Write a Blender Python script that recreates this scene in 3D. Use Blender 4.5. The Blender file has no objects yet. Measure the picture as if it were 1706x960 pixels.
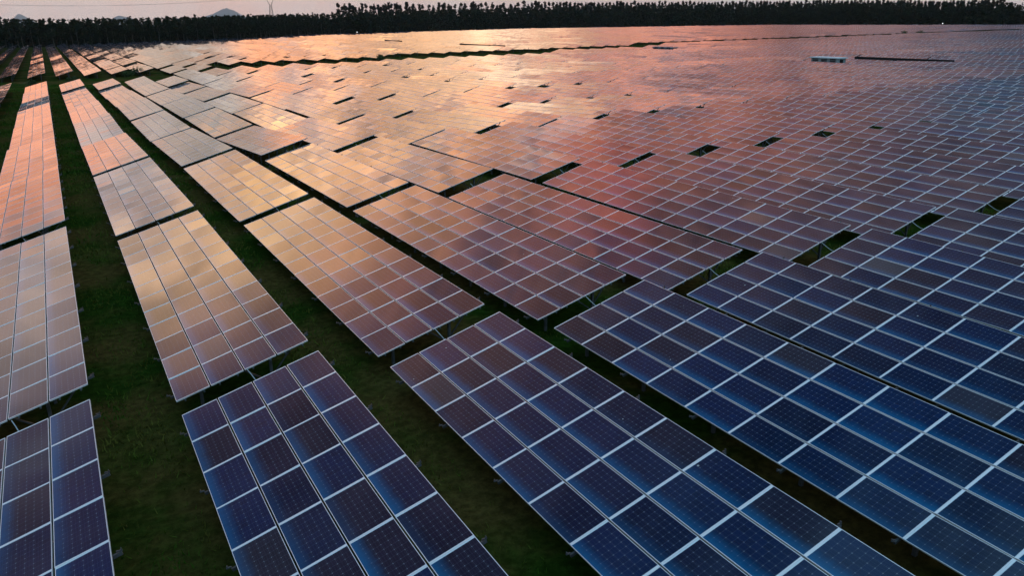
import bpy, math, random
import numpy as np
from mathutils import Vector, Matrix, Euler
rad = math.radians
rng = np.random.default_rng(11)
random.seed(5)
scene = bpy.context.scene
COL = scene.collection

# ------------------------------------------------------------------ helpers
def link(o, parent=None):
    COL.objects.link(o)
    if parent is not None:
        o.parent = parent
    return o

def tag(o, label=None, cat=None, group=None, kind=None):
    if label: o['label'] = label
    if cat: o['category'] = cat
    if group: o['group'] = group
    if kind: o['kind'] = kind
    return o

class MB:
    """collects polygons and links them as one mesh"""
    def __init__(s):
        s.v = []; s.f = []; s.m = []; s.uv = []; s.sm = []; s.n = 0
    def poly(s, pts, mi=0, uv=None, smooth=False):
        b = s.n
        s.v.extend([tuple(p) for p in pts]); s.n += len(pts)
        s.f.append(tuple(range(b, b + len(pts)))); s.m.append(mi)
        s.uv.append(uv if uv else [(0.0, 0.0)] * len(pts)); s.sm.append(smooth)
    def grid(s, rows, mi=0, uvs=None, smooth=True):
        b = s.n; nr = len(rows); nc = len(rows[0])
        for r in rows: s.v.extend([tuple(p) for p in r])
        s.n += nr * nc
        for i in range(nr - 1):
            for j in range(nc - 1):
                ids = (b+i*nc+j, b+i*nc+j+1, b+(i+1)*nc+j+1, b+(i+1)*nc+j)
                s.f.append(ids); s.m.append(mi); s.sm.append(smooth)
                if uvs: s.uv.append([uvs[i][j], uvs[i][j+1], uvs[i+1][j+1], uvs[i+1][j]])
                else: s.uv.append([(0.0, 0.0)] * 4)
    def box(s, a, b, mi=0, M=None):
        x0, y0, z0 = a; x1, y1, z1 = b
        P = [Vector(p) for p in ((x0,y0,z0),(x1,y0,z0),(x1,y1,z0),(x0,y1,z0),(x0,y0,z1),(x1,y0,z1),(x1,y1,z1),(x0,y1,z1))]
        if M is not None: P = [M @ p for p in P]
        for q in ((3,2,1,0),(4,5,6,7),(0,1,5,4),(1,2,6,5),(2,3,7,6),(3,0,4,7)):
            s.poly([P[i] for i in q], mi)
    def bar(s, p, q, w, h=None, mi=0):
        p = Vector(p); q = Vector(q); h = h or w
        d = (q - p); L = d.length; d.normalize()
        up = Vector((0, 0, 1)) if abs(d.z) < .95 else Vector((1, 0, 0))
        sx = d.cross(up).normalized(); sz = sx.cross(d).normalized()
        M = Matrix.Translation(p) @ Matrix((sx, d, sz)).transposed().to_4x4()
        s.box((-w/2, 0, -h/2), (w/2, L, h/2), mi, M)
    def tube(s, pts, r, n=6, mi=0):
        pts = [Vector(p) for p in pts]; rr = r if isinstance(r, (list, tuple)) else [r]*len(pts)
        rows = []
        for i, p in enumerate(pts):
            d = (pts[min(i+1, len(pts)-1)] - pts[max(i-1, 0)]).normalized()
            up = Vector((0, 0, 1)) if abs(d.z) < .9 else Vector((1, 0, 0))
            a = d.cross(up).normalized(); b = a.cross(d)
            rows.append([p + rr[i]*(math.cos(2*math.pi*k/n)*a + math.sin(2*math.pi*k/n)*b) for k in range(n)] )
            rows[-1].append(rows[-1][0])
        s.grid(rows, mi)
        s.poly(rows[-1][:n], mi); s.poly(rows[0][:n][::-1], mi)
    def mesh(s, name, mats):
        me = bpy.data.meshes.new(name)
        me.from_pydata(s.v, [], s.f)
        for m in mats: me.materials.append(m)
        me.polygons.foreach_set('material_index', s.m)
        me.polygons.foreach_set('use_smooth', s.sm)
        ul = me.uv_layers.new(name='UVMap')
        ul.data.foreach_set('uv', np.array([c for u in s.uv for c in u], np.float32).ravel())
        me.update()
        return me
    def build(s, name, mats, parent=None):
        return link(bpy.data.objects.new(name, s.mesh(name, mats if isinstance(mats, (list, tuple)) else [mats])), parent)

def np_mesh(name, V, F, mats, mi=None, uv=None, attr=None):
    """fast path: V (n,3), F (m,k) with constant k"""
    me = bpy.data.meshes.new(name)
    V = np.asarray(V, np.float32); F = np.asarray(F, np.int32); k = F.shape[1]
    me.vertices.add(len(V)); me.vertices.foreach_set('co', V.ravel())
    me.loops.add(F.size); me.loops.foreach_set('vertex_index', F.ravel())
    me.polygons.add(len(F))
    me.polygons.foreach_set('loop_start', np.arange(0, F.size, k, dtype=np.int32))
    for m in mats: me.materials.append(m)
    if mi is not None: me.polygons.foreach_set('material_index', np.asarray(mi, np.int32))
    if uv is not None:
        ul = me.uv_layers.new(name='UVMap'); ul.data.foreach_set('uv', np.asarray(uv, np.float32).ravel())
    if attr is not None:
        a = me.attributes.new('mrnd', 'FLOAT', 'FACE'); a.data.foreach_set('value', np.asarray(attr, np.float32))
    me.update(calc_edges=True); me.validate()
    return me

def obj(name, me, parent=None):
    return link(bpy.data.objects.new(name, me), parent)

def empty(name, loc, rot=(0, 0, 0)):
    o = bpy.data.objects.new(name, None); o.empty_display_size = .3
    o.location = loc; o.rotation_euler = rot
    return link(o)

# ------------------------------------------------------------------ node helpers
class NT:
    def __init__(s, tree): s.t = tree; s.n = tree.nodes; s.l = tree.links
    def new(s, typ, **kw):
        n = s.n.new(typ)
        for k, v in kw.items(): setattr(n, k, v)
        return n
    def put(s, inp, val):
        if isinstance(val, bpy.types.NodeSocket): s.l.new(val, inp)
        else: inp.default_value = val
    def math(s, op, a, b=None, c=None, clamp=False):
        n = s.new('ShaderNodeMath', operation=op); n.use_clamp = clamp
        s.put(n.inputs[0], a)
        if b is not None: s.put(n.inputs[1], b)
        if c is not None: s.put(n.inputs[2], c)
        return n.outputs[0]
    def sstep(s, x, a, b, lo=0.0, hi=1.0):
        n = s.new('ShaderNodeMapRange', interpolation_type='SMOOTHSTEP')
        s.put(n.inputs[0], x); n.inputs[1].default_value = a; n.inputs[2].default_value = b
        n.inputs[3].default_value = lo; n.inputs[4].default_value = hi
        return n.outputs[0]
    def mix(s, f, a, b, mode='MIX'):
        n = s.new('ShaderNodeMix', data_type='RGBA', blend_type=mode)
        s.put(n.inputs[0], f)
        for i, v in ((6, a), (7, b)):
            if isinstance(v, (tuple, list)) and len(v) == 3: v = (*v, 1)
            s.put(n.inputs[i], v)
        return n.outputs[2]
    def noise(s, vec, scale, detail=4, rough=.55, dist=0.0, out=0):
        n = s.new('ShaderNodeTexNoise'); s.put(n.inputs['Vector'], vec)
        n.inputs['Scale'].default_value = scale; n.inputs['Detail'].default_value = detail
        n.inputs['Roughness'].default_value = rough; n.inputs['Distortion'].default_value = dist
        return n.outputs[out]
    def comb(s, x, y, z):
        n = s.new('ShaderNodeCombineXYZ')
        s.put(n.inputs[0], x); s.put(n.inputs[1], y); s.put(n.inputs[2], z)
        return n.outputs[0]
    def ramp(s, f, stops):
        n = s.new('ShaderNodeValToRGB'); cr = n.color_ramp
        while len(cr.elements) < len(stops): cr.elements.new(.5)
        for e, (p, c) in zip(cr.elements, stops): e.position = p; e.color = (*c, 1)
        s.put(n.inputs[0], f)
        return n.outputs[0]

def material(name, color, rough=.6, metal=0.0, spec=.5, ior=1.45):
    m = bpy.data.materials.new(name); m.use_nodes = True
    t = NT(m.node_tree); b = t.n['Principled BSDF']
    b.inputs['Base Color'].default_value = (*color, 1); b.inputs['Roughness'].default_value = rough
    b.inputs['Metallic'].default_value = metal; b.inputs['IOR'].default_value = ior
    b.inputs['Specular IOR Level'].default_value = spec
    return m, t, b

def noisy(name, c1, c2, scale, rough=.6, metal=0.0, spec=.5, coord='Object'):
    m, t, b = material(name, c1, rough, metal, spec)
    tc = t.new('ShaderNodeTexCoord')
    f = t.noise(tc.outputs[coord], scale, 5)
    t.put(b.inputs['Base Color'], t.mix(t.sstep(f, .35, .65), c1, c2))
    return m

# ------------------------------------------------------------------ calibration (metres; camera over the origin)
CZ = 11.0
F_PX, PITCH, ROLL, HEAD, TILT, P2 = 1307.9, .3318, -.0164, .5145, .2639, 1.0092
NM, MLEN = 12, 1.653
LT = NM * MLEN
WX, HZ = 4 * P2 * math.cos(TILT), 4 * P2 * math.sin(TILT)
ch, sh = math.cos(HEAD), math.sin(HEAD)
fw = np.array([sh*math.cos(PITCH), ch*math.cos(PITCH), -math.sin(PITCH)])
rt0 = np.array([ch, -sh, 0.]); up0 = np.cross(rt0, fw)
rt = rt0*math.cos(ROLL) + up0*math.sin(ROLL); up = -rt0*math.sin(ROLL) + up0*math.cos(ROLL)

def project(P):
    P = np.asarray(P, float) - np.array([0, 0, CZ])
    d = P @ fw
    return 853 + F_PX*(P @ rt)/d, 480 - F_PX*(P @ up)/d, d
def ray(px, py):
    d = fw*F_PX + rt*(px-853) - up*(py-480)
    return d/np.linalg.norm(d)
def at_depth(px, py, dep):
    d = ray(px, py)
    return d*(dep/(d @ fw)) + np.array([0, 0, CZ])

# terrain: height of the low edge of the tables, and the ground .8 m under it
YK = [-60, 21, 42, 63, 84, 105, 126, 147, 168, 186, 222, 300, 900]
ZK = [-10.2, -10.15, -10.1, -10.2, -10.85, -10.95, -11.05, -11.5, -11.55, -11.5, -11.6, -11.6, -11.6]
def zlow(x, y):
    x = np.asarray(x, float); y = np.asarray(y, float)
    return CZ + np.interp(y, YK, ZK) + .45*np.clip((x-18)/32, 0, 1) + .12*np.sin(x*.045+1)*np.sin(y*.021)*np.clip((x-60)/60, 0, 1)
CLEAR = .85
def ground(x, y): return zlow(x, y) - CLEAR

# ------------------------------------------------------------------ materials
def make_glass():
    m, t, b = material('solar_glass', (.004, .014, .05), .045, 0, .5, 1.45)
    uvn = t.new('ShaderNodeUVMap', uv_map='UVMap')
    sep = t.new('ShaderNodeSeparateXYZ'); t.put(sep.inputs[0], uvn.outputs[0])
    u, v = sep.outputs[0], sep.outputs[1]
    at = t.new('ShaderNodeAttribute', attribute_name='mrnd', attribute_type='GEOMETRY')
    oi = t.new('ShaderNodeObjectInfo')
    r = t.math('FRACT', t.math('ADD', at.outputs['Fac'], t.math('MULTIPLY', oi.outputs['Random'], 1.0)))
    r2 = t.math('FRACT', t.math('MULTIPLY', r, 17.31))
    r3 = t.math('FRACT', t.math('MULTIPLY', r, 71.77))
    cu = t.math('DIVIDE', t.math('SUBTRACT', u, .037), .1576)
    cv = t.math('DIVIDE', v, .159)
    au = t.math('ABSOLUTE', t.math('SUBTRACT', t.math('FRACT', cu), .5))
    av = t.math('ABSOLUTE', t.math('SUBTRACT', t.math('FRACT', cv), .5))
    gap = t.math('MAXIMUM', t.math('GREATER_THAN', au, .487), t.math('GREATER_THAN', av, .487))
    dia = t.math('GREATER_THAN', t.math('ADD', au, av), .895)
    ins = t.math('MULTIPLY', t.math('MULTIPLY', t.math('GREATER_THAN', cu, 0.0), t.math('LESS_THAN', cu, 10.0)),
                 t.math('MULTIPLY', t.math('GREATER_THAN', cv, 0.0), t.math('LESS_THAN', cv, 6.0)))
    out = t.math('SUBTRACT', 1.0, ins)
    # silver collector lines printed on the cells
    bus = t.math('LESS_THAN', t.math('ABSOLUTE', t.math('SUBTRACT', t.math('FRACT', t.math('MULTIPLY', t.math('FRACT', cv), 3.0)), .5)), .028)
    wh = t.math('MULTIPLY', ins, t.math('MAXIMUM', t.math('MULTIPLY', gap, .10), t.math('MULTIPLY', dia, .22)))
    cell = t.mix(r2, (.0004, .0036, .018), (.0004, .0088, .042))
    cell = t.mix(t.sstep(r3, .6, .9), cell, (.0085, .0052, .014))  # brown sky reflection painted into the cell colour of some modules
    n1 = t.noise(t.comb(t.math('FLOOR', cu), t.math('FLOOR', cv), t.math('MULTIPLY', r, 90.0)), 3.7, 1)
    cell = t.mix(1.0, cell, t.ramp(n1, [(.3, (.75, .75, .8)), (.7, (1.15, 1.15, 1.2))]), 'MULTIPLY')
    cell = t.mix(t.math('MULTIPLY', bus, .05), cell, (.45, .5, .55))
    col = t.mix(wh, cell, (.48, .52, .58))
    # dust washed down to the low edge and a film that differs from module to module
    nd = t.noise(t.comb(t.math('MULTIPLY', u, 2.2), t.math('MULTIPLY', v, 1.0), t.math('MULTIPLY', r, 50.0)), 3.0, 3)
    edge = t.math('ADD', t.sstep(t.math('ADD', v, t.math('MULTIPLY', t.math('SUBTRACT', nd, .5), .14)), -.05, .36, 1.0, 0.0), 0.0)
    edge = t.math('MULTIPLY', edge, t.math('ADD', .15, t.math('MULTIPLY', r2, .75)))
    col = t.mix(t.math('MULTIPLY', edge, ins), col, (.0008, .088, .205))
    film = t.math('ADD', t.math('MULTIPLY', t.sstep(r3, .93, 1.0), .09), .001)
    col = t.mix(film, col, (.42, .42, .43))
    col = t.mix(out, col, (.62, .65, .68))
    # a few bird droppings and dried drops
    vo = t.new('ShaderNodeTexVoronoi'); vo.inputs['Scale'].default_value = 2.6
    t.put(vo.inputs['Vector'], t.comb(u, v, t.math('MULTIPLY', r, 40.0)))
    sc_ = t.new('ShaderNodeSeparateColor'); t.put(sc_.inputs[0], vo.outputs['Color'])
    spot = t.math('MULTIPLY', t.math('LESS_THAN', vo.outputs['Distance'], t.math('MULTIPLY', sc_.outputs[1], .085)), t.math('GREATER_THAN', sc_.outputs[0], .965))
    col = t.mix(t.math('MULTIPLY', spot, .55), col, (.55, .55, .52))
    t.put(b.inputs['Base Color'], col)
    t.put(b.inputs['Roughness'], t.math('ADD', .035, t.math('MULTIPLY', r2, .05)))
    tc = t.new('ShaderNodeTexCoord')
    return m
M_GLASS = make_glass()
M_FRAME, t_, b_ = material('anodised_aluminium', (.74, .75, .76), .38, .45)
M_STEEL = noisy('galvanised_steel', (.045, .048, .05), (.08, .083, .087), 6, .6, .2)
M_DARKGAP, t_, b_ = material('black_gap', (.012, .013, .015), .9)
M_BACK, t_, b_ = material('back_sheet', (.45, .46, .48), .6)
M_CABLE, t_, b_ = material('cable_sheath', (.35, .36, .37), .6)

def make_ground():
    m, t, b = material('grass_ground', (.03, .04, .015), .95, 0, .0)
    tc = t.new('ShaderNodeTexCoord')
    big = t.noise(tc.outputs['Object'], .16, 5, .6)
    fine = t.noise(tc.outputs['Object'], 3.5, 6, .7)
    c = t.mix(t.sstep(big, .40, .60), (.020, .048, .006), (.082, .062, .018))
    c = t.mix(t.sstep(fine, .35, .7), t.mix(1.0, c, (.45, .45, .45), 'MULTIPLY'), c)
    t.put(b.inputs['Base Color'], c)
    bp = t.new('ShaderNodeBump'); bp.inputs['Strength'].default_value = .8; bp.inputs['Distance'].default_value = .12
    t.put(bp.inputs['Height'], fine); t.l.new(bp.outputs[0], b.inputs['Normal'])
    return m
M_GROUND = make_ground()
M_GRASS = noisy('grass_blades', (.030, .082, .008), (.095, .090, .018), .35, .9, 0, .0)
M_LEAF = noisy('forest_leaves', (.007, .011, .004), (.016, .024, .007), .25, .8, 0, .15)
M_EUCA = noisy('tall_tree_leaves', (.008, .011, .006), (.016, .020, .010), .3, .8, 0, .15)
M_BARK = noisy('bark', (.06, .05, .04), (.10, .085, .07), 2, .9)
M_SHRUB = noisy('shrub_leaves', (.022, .042, .010), (.045, .065, .018), 1.2, .8, 0, .2)
M_HILL = noisy('distant_hill', (.035, .05, .04), (.05, .06, .05), .01, .95)
M_CABIN = noisy('painted_cabin_wall', (.16, .20, .21), (.22, .26, .27), 1.5, .5)
M_ROOF, t_, b_ = material('pale_metal_roof', (.50, .56, .58), .5)
M_DARK = noisy('dark_louvre', (.012, .012, .013), (.02, .02, .02), 3, .9, 0, .1)
M_DROOF, t_, b_ = material('dark_roof', (.09, .11, .13), .8)

# ------------------------------------------------------------------ ground sheet
def build_ground():
    xs = np.concatenate([[-28000, -9000, -4000, -1500, -600, -300, -150], np.arange(-100, 720, 8.), [760, 900, 1200, 2000, 4000, 9000, 28000]])
    ys = np.concatenate([[-28000, -3000, -800, -250, -100, -60], np.arange(-40, 330, 7.), np.arange(340, 800, 20.), [850, 1000, 1500, 3000, 6000, 12000, 28000]])
    X, Y = np.meshgrid(xs, ys, indexing='ij')
    Z = ground(np.clip(X, -200, 700), np.clip(Y, -60, 800))
    near = (X > -60) & (X < 120) & (Y < 240)
    Z = Z + np.where(near, rng.normal(0, .03, Z.shape), 0)
    V = np.stack([X, Y, Z], -1).reshape(-1, 3)
    nx, ny = X.shape
    i, j = np.meshgrid(np.arange(nx-1), np.arange(ny-1), indexing='ij')
    F = np.stack([i*ny+j, (i+1)*ny+j, (i+1)*ny+j+1, i*ny+j+1], -1).reshape(-1, 4)
    me = np_mesh('ground', V, F, [M_GROUND])
    me.polygons.foreach_set('use_smooth', np.ones(len(F), bool))
    o = obj('ground', me); tag(o, 'dark grassy ground running under and between the panel rows', 'ground', kind='structure')
build_ground()

# ------------------------------------------------------------------ forest edge in plan
EDGE = np.array([(-260, 610), (-120, 596), (-22, 578), (41, 566), (100, 582), (150, 640), (200, 694), (264, 704), (340, 735), (427, 762), (500, 715),
                 (560, 665), (640, 598), (628, 500), (618, 430), (622, 335), (640, 200), (670, 40)], float)
def edge_y(x): return np.interp(x, EDGE[:13, 0], EDGE[:13, 1])
def edge_x(y): return np.interp(y, EDGE[12:, 1][::-1], EDGE[12:, 0][::-1])

# ------------------------------------------------------------------ rows and table sites
rows_x = [-4.4, 1.51, 7.53, 13.5, 19.43, 26.05, 32.2, 38.4, 44.85, 51.2, 57.6, 63.95, 70.3]
while rows_x[-1] < 660: rows_x.append(rows_x[-1] + 6.33)
ROW0 = 5
rows_x = [-4.4 - 6.0*k for k in range(ROW0, 0, -1)] + rows_x
STEP = 20.82
sites = []
for ri, x in enumerate(rows_x):
    jx = 0.0
    # near block: far ends at 21, 41.8, ...
    n_near = 9 if x < 22 else (10 if x < 140 else (11 if x < 205 else 12))
    st = []
    for k in range(n_near):
        ye = 21.05 + k*(20.9) + (.38 if (x > 18 and k >= 2) else 0)
        if k == 8 and x < 22: ye = 186.3
        st.append(ye - LT/2)
    if x < 22: y0 = 222.0
    elif x < 95: y0 = 240.0
    elif x < 165: y0 = 259.0
    elif x < 205: y0 = 262.0
    else: y0 = 281.0 + (x-205)*.012
    if 22 < x < 36: st.append(222.0 + LT/2 - 7)
    ylim = edge_y(x) - 9 if x < 640 else 0
    yc = y0 + LT/2
    lim2 = 0
    while yc + LT/2 < ylim:
        if 22 < x < 36 and yc < 245: yc += STEP; continue
        st.append(yc); yc += 20.9
    for k, y in enumerate(st):
        if x > edge_x(y) - 9 and y < 600: continue
        # service gaps beside the inverter cabins
        if 137 < x < 143 and 105 < y < 127: continue
        if 173 < x < 178 and 195 < y < 222: continue
        sites.append([ri, k, x, y])

def corners(x, y):
    z0 = float(zlow(x, y)); P = []
    for dx, dz in ((0, 0), (WX, HZ)):
        for dy in (-LT/2, LT/2): P.append((x+dx, y+dy, z0+dz))
    return np.array(P)

def clip_area(poly):
    def clip(pts, f, val, sgn):
        o = []
        for i in range(len(pts)):
            a, b = pts[i-1], pts[i]
            ia, ib = sgn*(a[f]-val) >= 0, sgn*(b[f]-val) >= 0
            if ia != ib:
                t = (val-a[f])/(b[f]-a[f]); o.append((a[0]+t*(b[0]-a[0]), a[1]+t*(b[1]-a[1])))
            if ib: o.append(b)
        return o
    p = poly
    for f, val, sgn in ((0, 0, 1), (0, 1706, -1), (1, 0, 1), (1, 960, -1)):
        if p: p = clip(p, f, val, sgn)
    if len(p) < 3: return 0
    return abs(sum(p[i-1][0]*p[i][1]-p[i][0]*p[i-1][1] for i in range(len(p))))/2

info = []
for s in sites:
    P = corners(s[2], s[3])
    # split along the row so that parts behind the camera are dropped
    area = 0; cx = cy = 0; dep = 1e9
    for a in range(6):
        t0, t1 = a/6, (a+1)/6
        q = [P[0]+(P[1]-P[0])*t0, P[0]+(P[1]-P[0])*t1, P[2]+(P[3]-P[2])*t1, P[2]+(P[3]-P[2])*t0]
        X, Y, D = project(q)
        if D.min() < 2: continue
        ar = clip_area(list(zip(X, Y)))
        if ar > 0:
            area += ar; cx += ar*np.clip(X.mean(), 0, 1705); cy += ar*np.clip(Y.mean(), 0, 959); dep = min(dep, D.mean())
    info.append((area, cx/max(area, 1e-9), cy/max(area, 1e-9), dep))
order = sorted(range(len(sites)), key=lambda i: -info[i][0])
vis = [i for i in order if info[i][0] > 1.0]
INDIV = set(vis[:300])
# tables that never come into the picture near the camera are left out; far ones beside the frame stay in the far field
STUFF = [i for i in range(len(sites)) if i not in INDIV and (info[i][0] > 0 or
         (project([(sites[i][2], sites[i][3], CZ-10)])[2][0] > 40 and -500 < project([(sites[i][2], sites[i][3], CZ-10)])[0][0] < 2200))]

# ------------------------------------------------------------------ what one table is made of
XF = Matrix.Rotation(-TILT, 4, 'Y')
def pt(s, y, dz=0.0):
    """point on the table's tilted plane: s up the slope from the low edge, y along the row, dz off the plane (local, above ground)"""
    return Vector((s*math.cos(TILT) - WX/2 - dz*math.sin(TILT), y, CLEAR + s*math.sin(TILT) + dz*math.cos(TILT)))

MW, ML = .968, 1.650
def glass_part(mb, mi, sag=.0035, n=6, ny=2):
    x0, x1, y0, y1 = -MW/2+.012, MW/2-.012, -ML/2+.020, ML/2-.020
    rows_, uvs = [], []
    for j in range(ny+1):
        y = y0 + (y1-y0)*j/ny; r = []; uu = []
        for i in range(n+1):
            x = x0 + (x1-x0)*i/n
            z = -.003 - sag*(1-(2*i/n-1)**2)*(1-.35*(2*j/ny-1)**2)
            r.append((x, y, z)); uu.append((y+ML/2, x+.477))
        rows_.append(r); uvs.append(uu)
    # order so that normals face up
    mb.grid([list(c) for c in zip(*rows_)], mi, [list(c) for c in zip(*uvs)], True)
def frame_part(mb, mi, mback):
    X, Y = MW/2, ML/2
    xi, yi = X-.012, Y-.020
    mb.poly([(-X,-Y,0),(X,-Y,0),(xi,-yi,0),(-xi,-yi,0)], mi)
    mb.poly([(X,-Y,0),(X,Y,0),(xi,yi,0),(xi,-yi,0)], mi)
    mb.poly([(X,Y,0),(-X,Y,0),(-xi,yi,0),(xi,yi,0)], mi)
    mb.poly([(-X,Y,0),(-X,-Y,0),(-xi,-yi,0),(-xi,yi,0)], mi)
    d = -.038
    for a, b in (((-X,-Y),(X,-Y)),((X,-Y),(X,Y)),((X,Y),(-X,Y)),((-X,Y),(-X,-Y))):
        mb.poly([(a[0],a[1],d),(b[0],b[1],d),(b[0],b[1],0),(a[0],a[1],0)], mi)
    for a, b in (((-xi,-yi),(xi,-yi)),((xi,-yi),(xi,yi)),((xi,yi),(-xi,yi)),((-xi,yi),(-xi,-yi))):
        mb.poly([(b[0],b[1],-.012),(a[0],a[1],-.012),(a[0],a[1],0),(b[0],b[1],0)], mi)
    mb.poly([(-X,Y,d),(X,Y,d),(X,-Y,d),(-X,-Y,d)], mback)
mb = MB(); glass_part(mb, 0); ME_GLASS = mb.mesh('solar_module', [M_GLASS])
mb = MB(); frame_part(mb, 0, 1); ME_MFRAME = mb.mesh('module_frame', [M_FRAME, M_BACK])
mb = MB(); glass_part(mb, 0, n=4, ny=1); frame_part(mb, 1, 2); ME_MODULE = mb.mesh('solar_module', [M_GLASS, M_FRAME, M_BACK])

VR = [(.4 + k*1.84)*MLEN - LT/2 for k in range(7)]        # stations of the support frames
SP = [.25, .80, 1.26, 1.80, 2.27, 2.80, 3.28, 3.82]       # purlins up the slope
def add_purlin(mb, s): mb.bar(pt(s, -LT/2-.05, -.065), pt(s, LT/2+.05, -.065), .045, .05)
def add_rafter(mb, y): mb.bar(pt(-.10, y, -.125), pt(4*P2+.13, y, -.125), .05, .07)
def foot(s, y, dz): p = pt(s, y, dz); return Vector((p.x, p.y, -.25)), p
def add_post(mb, y, s): a, b = foot(s, y, -.16); mb.bar(a, b, .09, .09)
def add_brace(mb, y):
    a, _ = foot(2.9, y, 0); p = pt(1.9, y, -.16); mb.bar((a.x, y+.02, .5), p, .045, .045)
    p = pt(3.75, y, -.16); mb.bar((a.x, y+.02, .6), p, .045, .045)
def add_clip(mb, y, s, sg):
    a = pt(s, y, -.02); mb.box((min(a.x, a.x+.105*sg), y-.014, a.z-.048), (max(a.x, a.x+.105*sg), y+.014, a.z-.02)); mb.box((a.x+.085*sg-.008, y-.02, a.z-.02), (a.x+.085*sg+.008, y+.02, a.z+.015))
def one(fn, name):
    mb = MB(); fn(mb); return mb.mesh(name, [M_STEEL])
ME_PURLIN = [one(lambda m, s=s: add_purlin(m, s), 'purlin') for s in SP]
ME_RAFTER = one(lambda m: add_rafter(m, 0), 'rafter')
ME_POST = [one(lambda m, s=s: add_post(m, 0, s), 'post') for s in (.75, 2.9)]
ME_BRACE = one(lambda m: add_brace(m, 0), 'brace')
def clip_mesh(s, sg):
    mb = MB(); add_clip(mb, 0, s, sg); return mb.mesh('end_clamp', [M_STEEL])
ME_CLAMP = [clip_mesh(-.07, -1), clip_mesh(4*P2+.06, 1)]
def cable_mesh():
    mb = MB(); pts = []
    for k in range(9):
        t = k/8; y = LT/2 - .1 + 1.15*t; p = pt(2.02+.10*math.sin(t*2.5), y, -.08)
        pts.append((p.x + .12*math.sin(math.pi*t), p.y, p.z - .30*math.sin(math.pi*t)))
    mb.tube(pts, .014, 5); return mb.mesh('cable', [M_CABLE])
ME_CABLE = cable_mesh()
def support_mesh():
    mb = MB()
    for y in VR:
        add_rafter(mb, y)
        for s in (.75, 2.9): add_post(mb, y, s)
        add_brace(mb, y)
    for s in SP: add_purlin(mb, s)
    return mb.mesh('support_frame', [M_STEEL])
ME_SUPPORT = support_mesh()

JIT = .0044
def mod_jitter():
    return Euler((random.gauss(0, JIT), random.gauss(0, JIT*1.1), 0)).to_matrix().to_4x4()
def array_mesh(seed):
    rs = random.Random(seed); V, F, MI, UV, AT = [], [], [], [], []
    gm = MB(); glass_part(gm, 0, n=3, ny=1); frame_part(gm, 1, 2)
    gv = np.array(gm.v); 
    for i in range(4):
        for j in range(NM):
            J = Euler((rs.gauss(0, JIT), rs.gauss(0, JIT*1.1), 0)).to_matrix().to_4x4()
            M = np.array(Matrix.Translation(pt((i+.5)*P2, (j+.5)*MLEN-LT/2)) @ XF @ J)
            b = sum(len(v) for v in V)
            V.append(gv @ M[:3, :3].T + M[:3, 3]); a = rs.random()
            for f, m, u in zip(gm.f, gm.m, gm.uv): F.append([b+k for k in f]); MI.append(m); UV.extend(u); AT.append(a)
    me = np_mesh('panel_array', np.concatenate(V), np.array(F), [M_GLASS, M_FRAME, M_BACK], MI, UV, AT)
    sm = np.array(MI) == 0; me.polygons.foreach_set('use_smooth', sm)
    return me
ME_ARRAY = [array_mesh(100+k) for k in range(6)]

# each table follows the lie of the land, with small errors of its own
def pose(i):
    ri, k, x, y = sites[i]
    rs = random.Random(ri*977 + k*131 + 7)
    zf, zn = float(zlow(x, y+LT/2)), float(zlow(x, y-LT/2))
    pitch = math.atan2(zf-zn, LT)
    far = min(1, max(0, (y-15)/60))
    pitch += rs.gauss(0, rad(.16 + .34*far)); roll = rs.gauss(0, rad(.14 + .3*far))
    dz = rs.gauss(0, .02 + .03*far)
    if y < 20: pitch += rad(.35)
    if y > 300: pitch += rad(.5)
    zc = (zf+zn)/2 - CLEAR + dz
    return (x + WX/2, y, zc), (pitch, roll, 0)

# ---- words for the labels, from the colours of the photograph
GX = [50, 250, 450, 650, 850, 1050, 1250, 1450, 1650]
GC = {80: 'SSOPPORGG', 130: 'OGOPPRRGS', 170: 'PGPPPRRGS', 230: 'OSPOPRRGB', 300: 'OGPOORRRB', 400: 'GGPRRRRBB', 500: 'GGOBRRRBB', 600: 'GGOBBBBBB', 750: 'BBBBBBBBB', 900: 'BBBBBBBBB'}
WORD = {'S': 'slate grey', 'O': 'orange lit', 'P': 'peach lit', 'R': 'copper brown', 'G': 'greyish pink', 'B': 'dark blue'}
def tone(px, py):
    r = min(GC, key=lambda k: abs(k-py)); c = min(range(9), key=lambda k: abs(GX[k]-px))
    return WORD[GC[r][c]]
ORD = ['first', 'second', 'third', 'fourth', 'fifth', 'sixth', 'seventh', 'eighth', 'ninth', 'tenth', 'eleventh', 'twelfth', 'thirteenth',
       'fourteenth', 'fifteenth', 'sixteenth', 'seventeenth', 'eighteenth', 'nineteenth']
TENS = {2: 'twenty', 3: 'thirty', 4: 'forty', 5: 'fifty', 6: 'sixty', 7: 'seventy'}
TENTH = {2: 'twentieth', 3: 'thirtieth', 4: 'fortieth', 5: 'fiftieth', 6: 'sixtieth', 7: 'seventieth'}
def ordinal(n):
    if n < 20: return ORD[n-1]
    return TENTH[n//10] if n % 10 == 0 else TENS[n//10] + '-' + ORD[n % 10 - 1]

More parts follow.
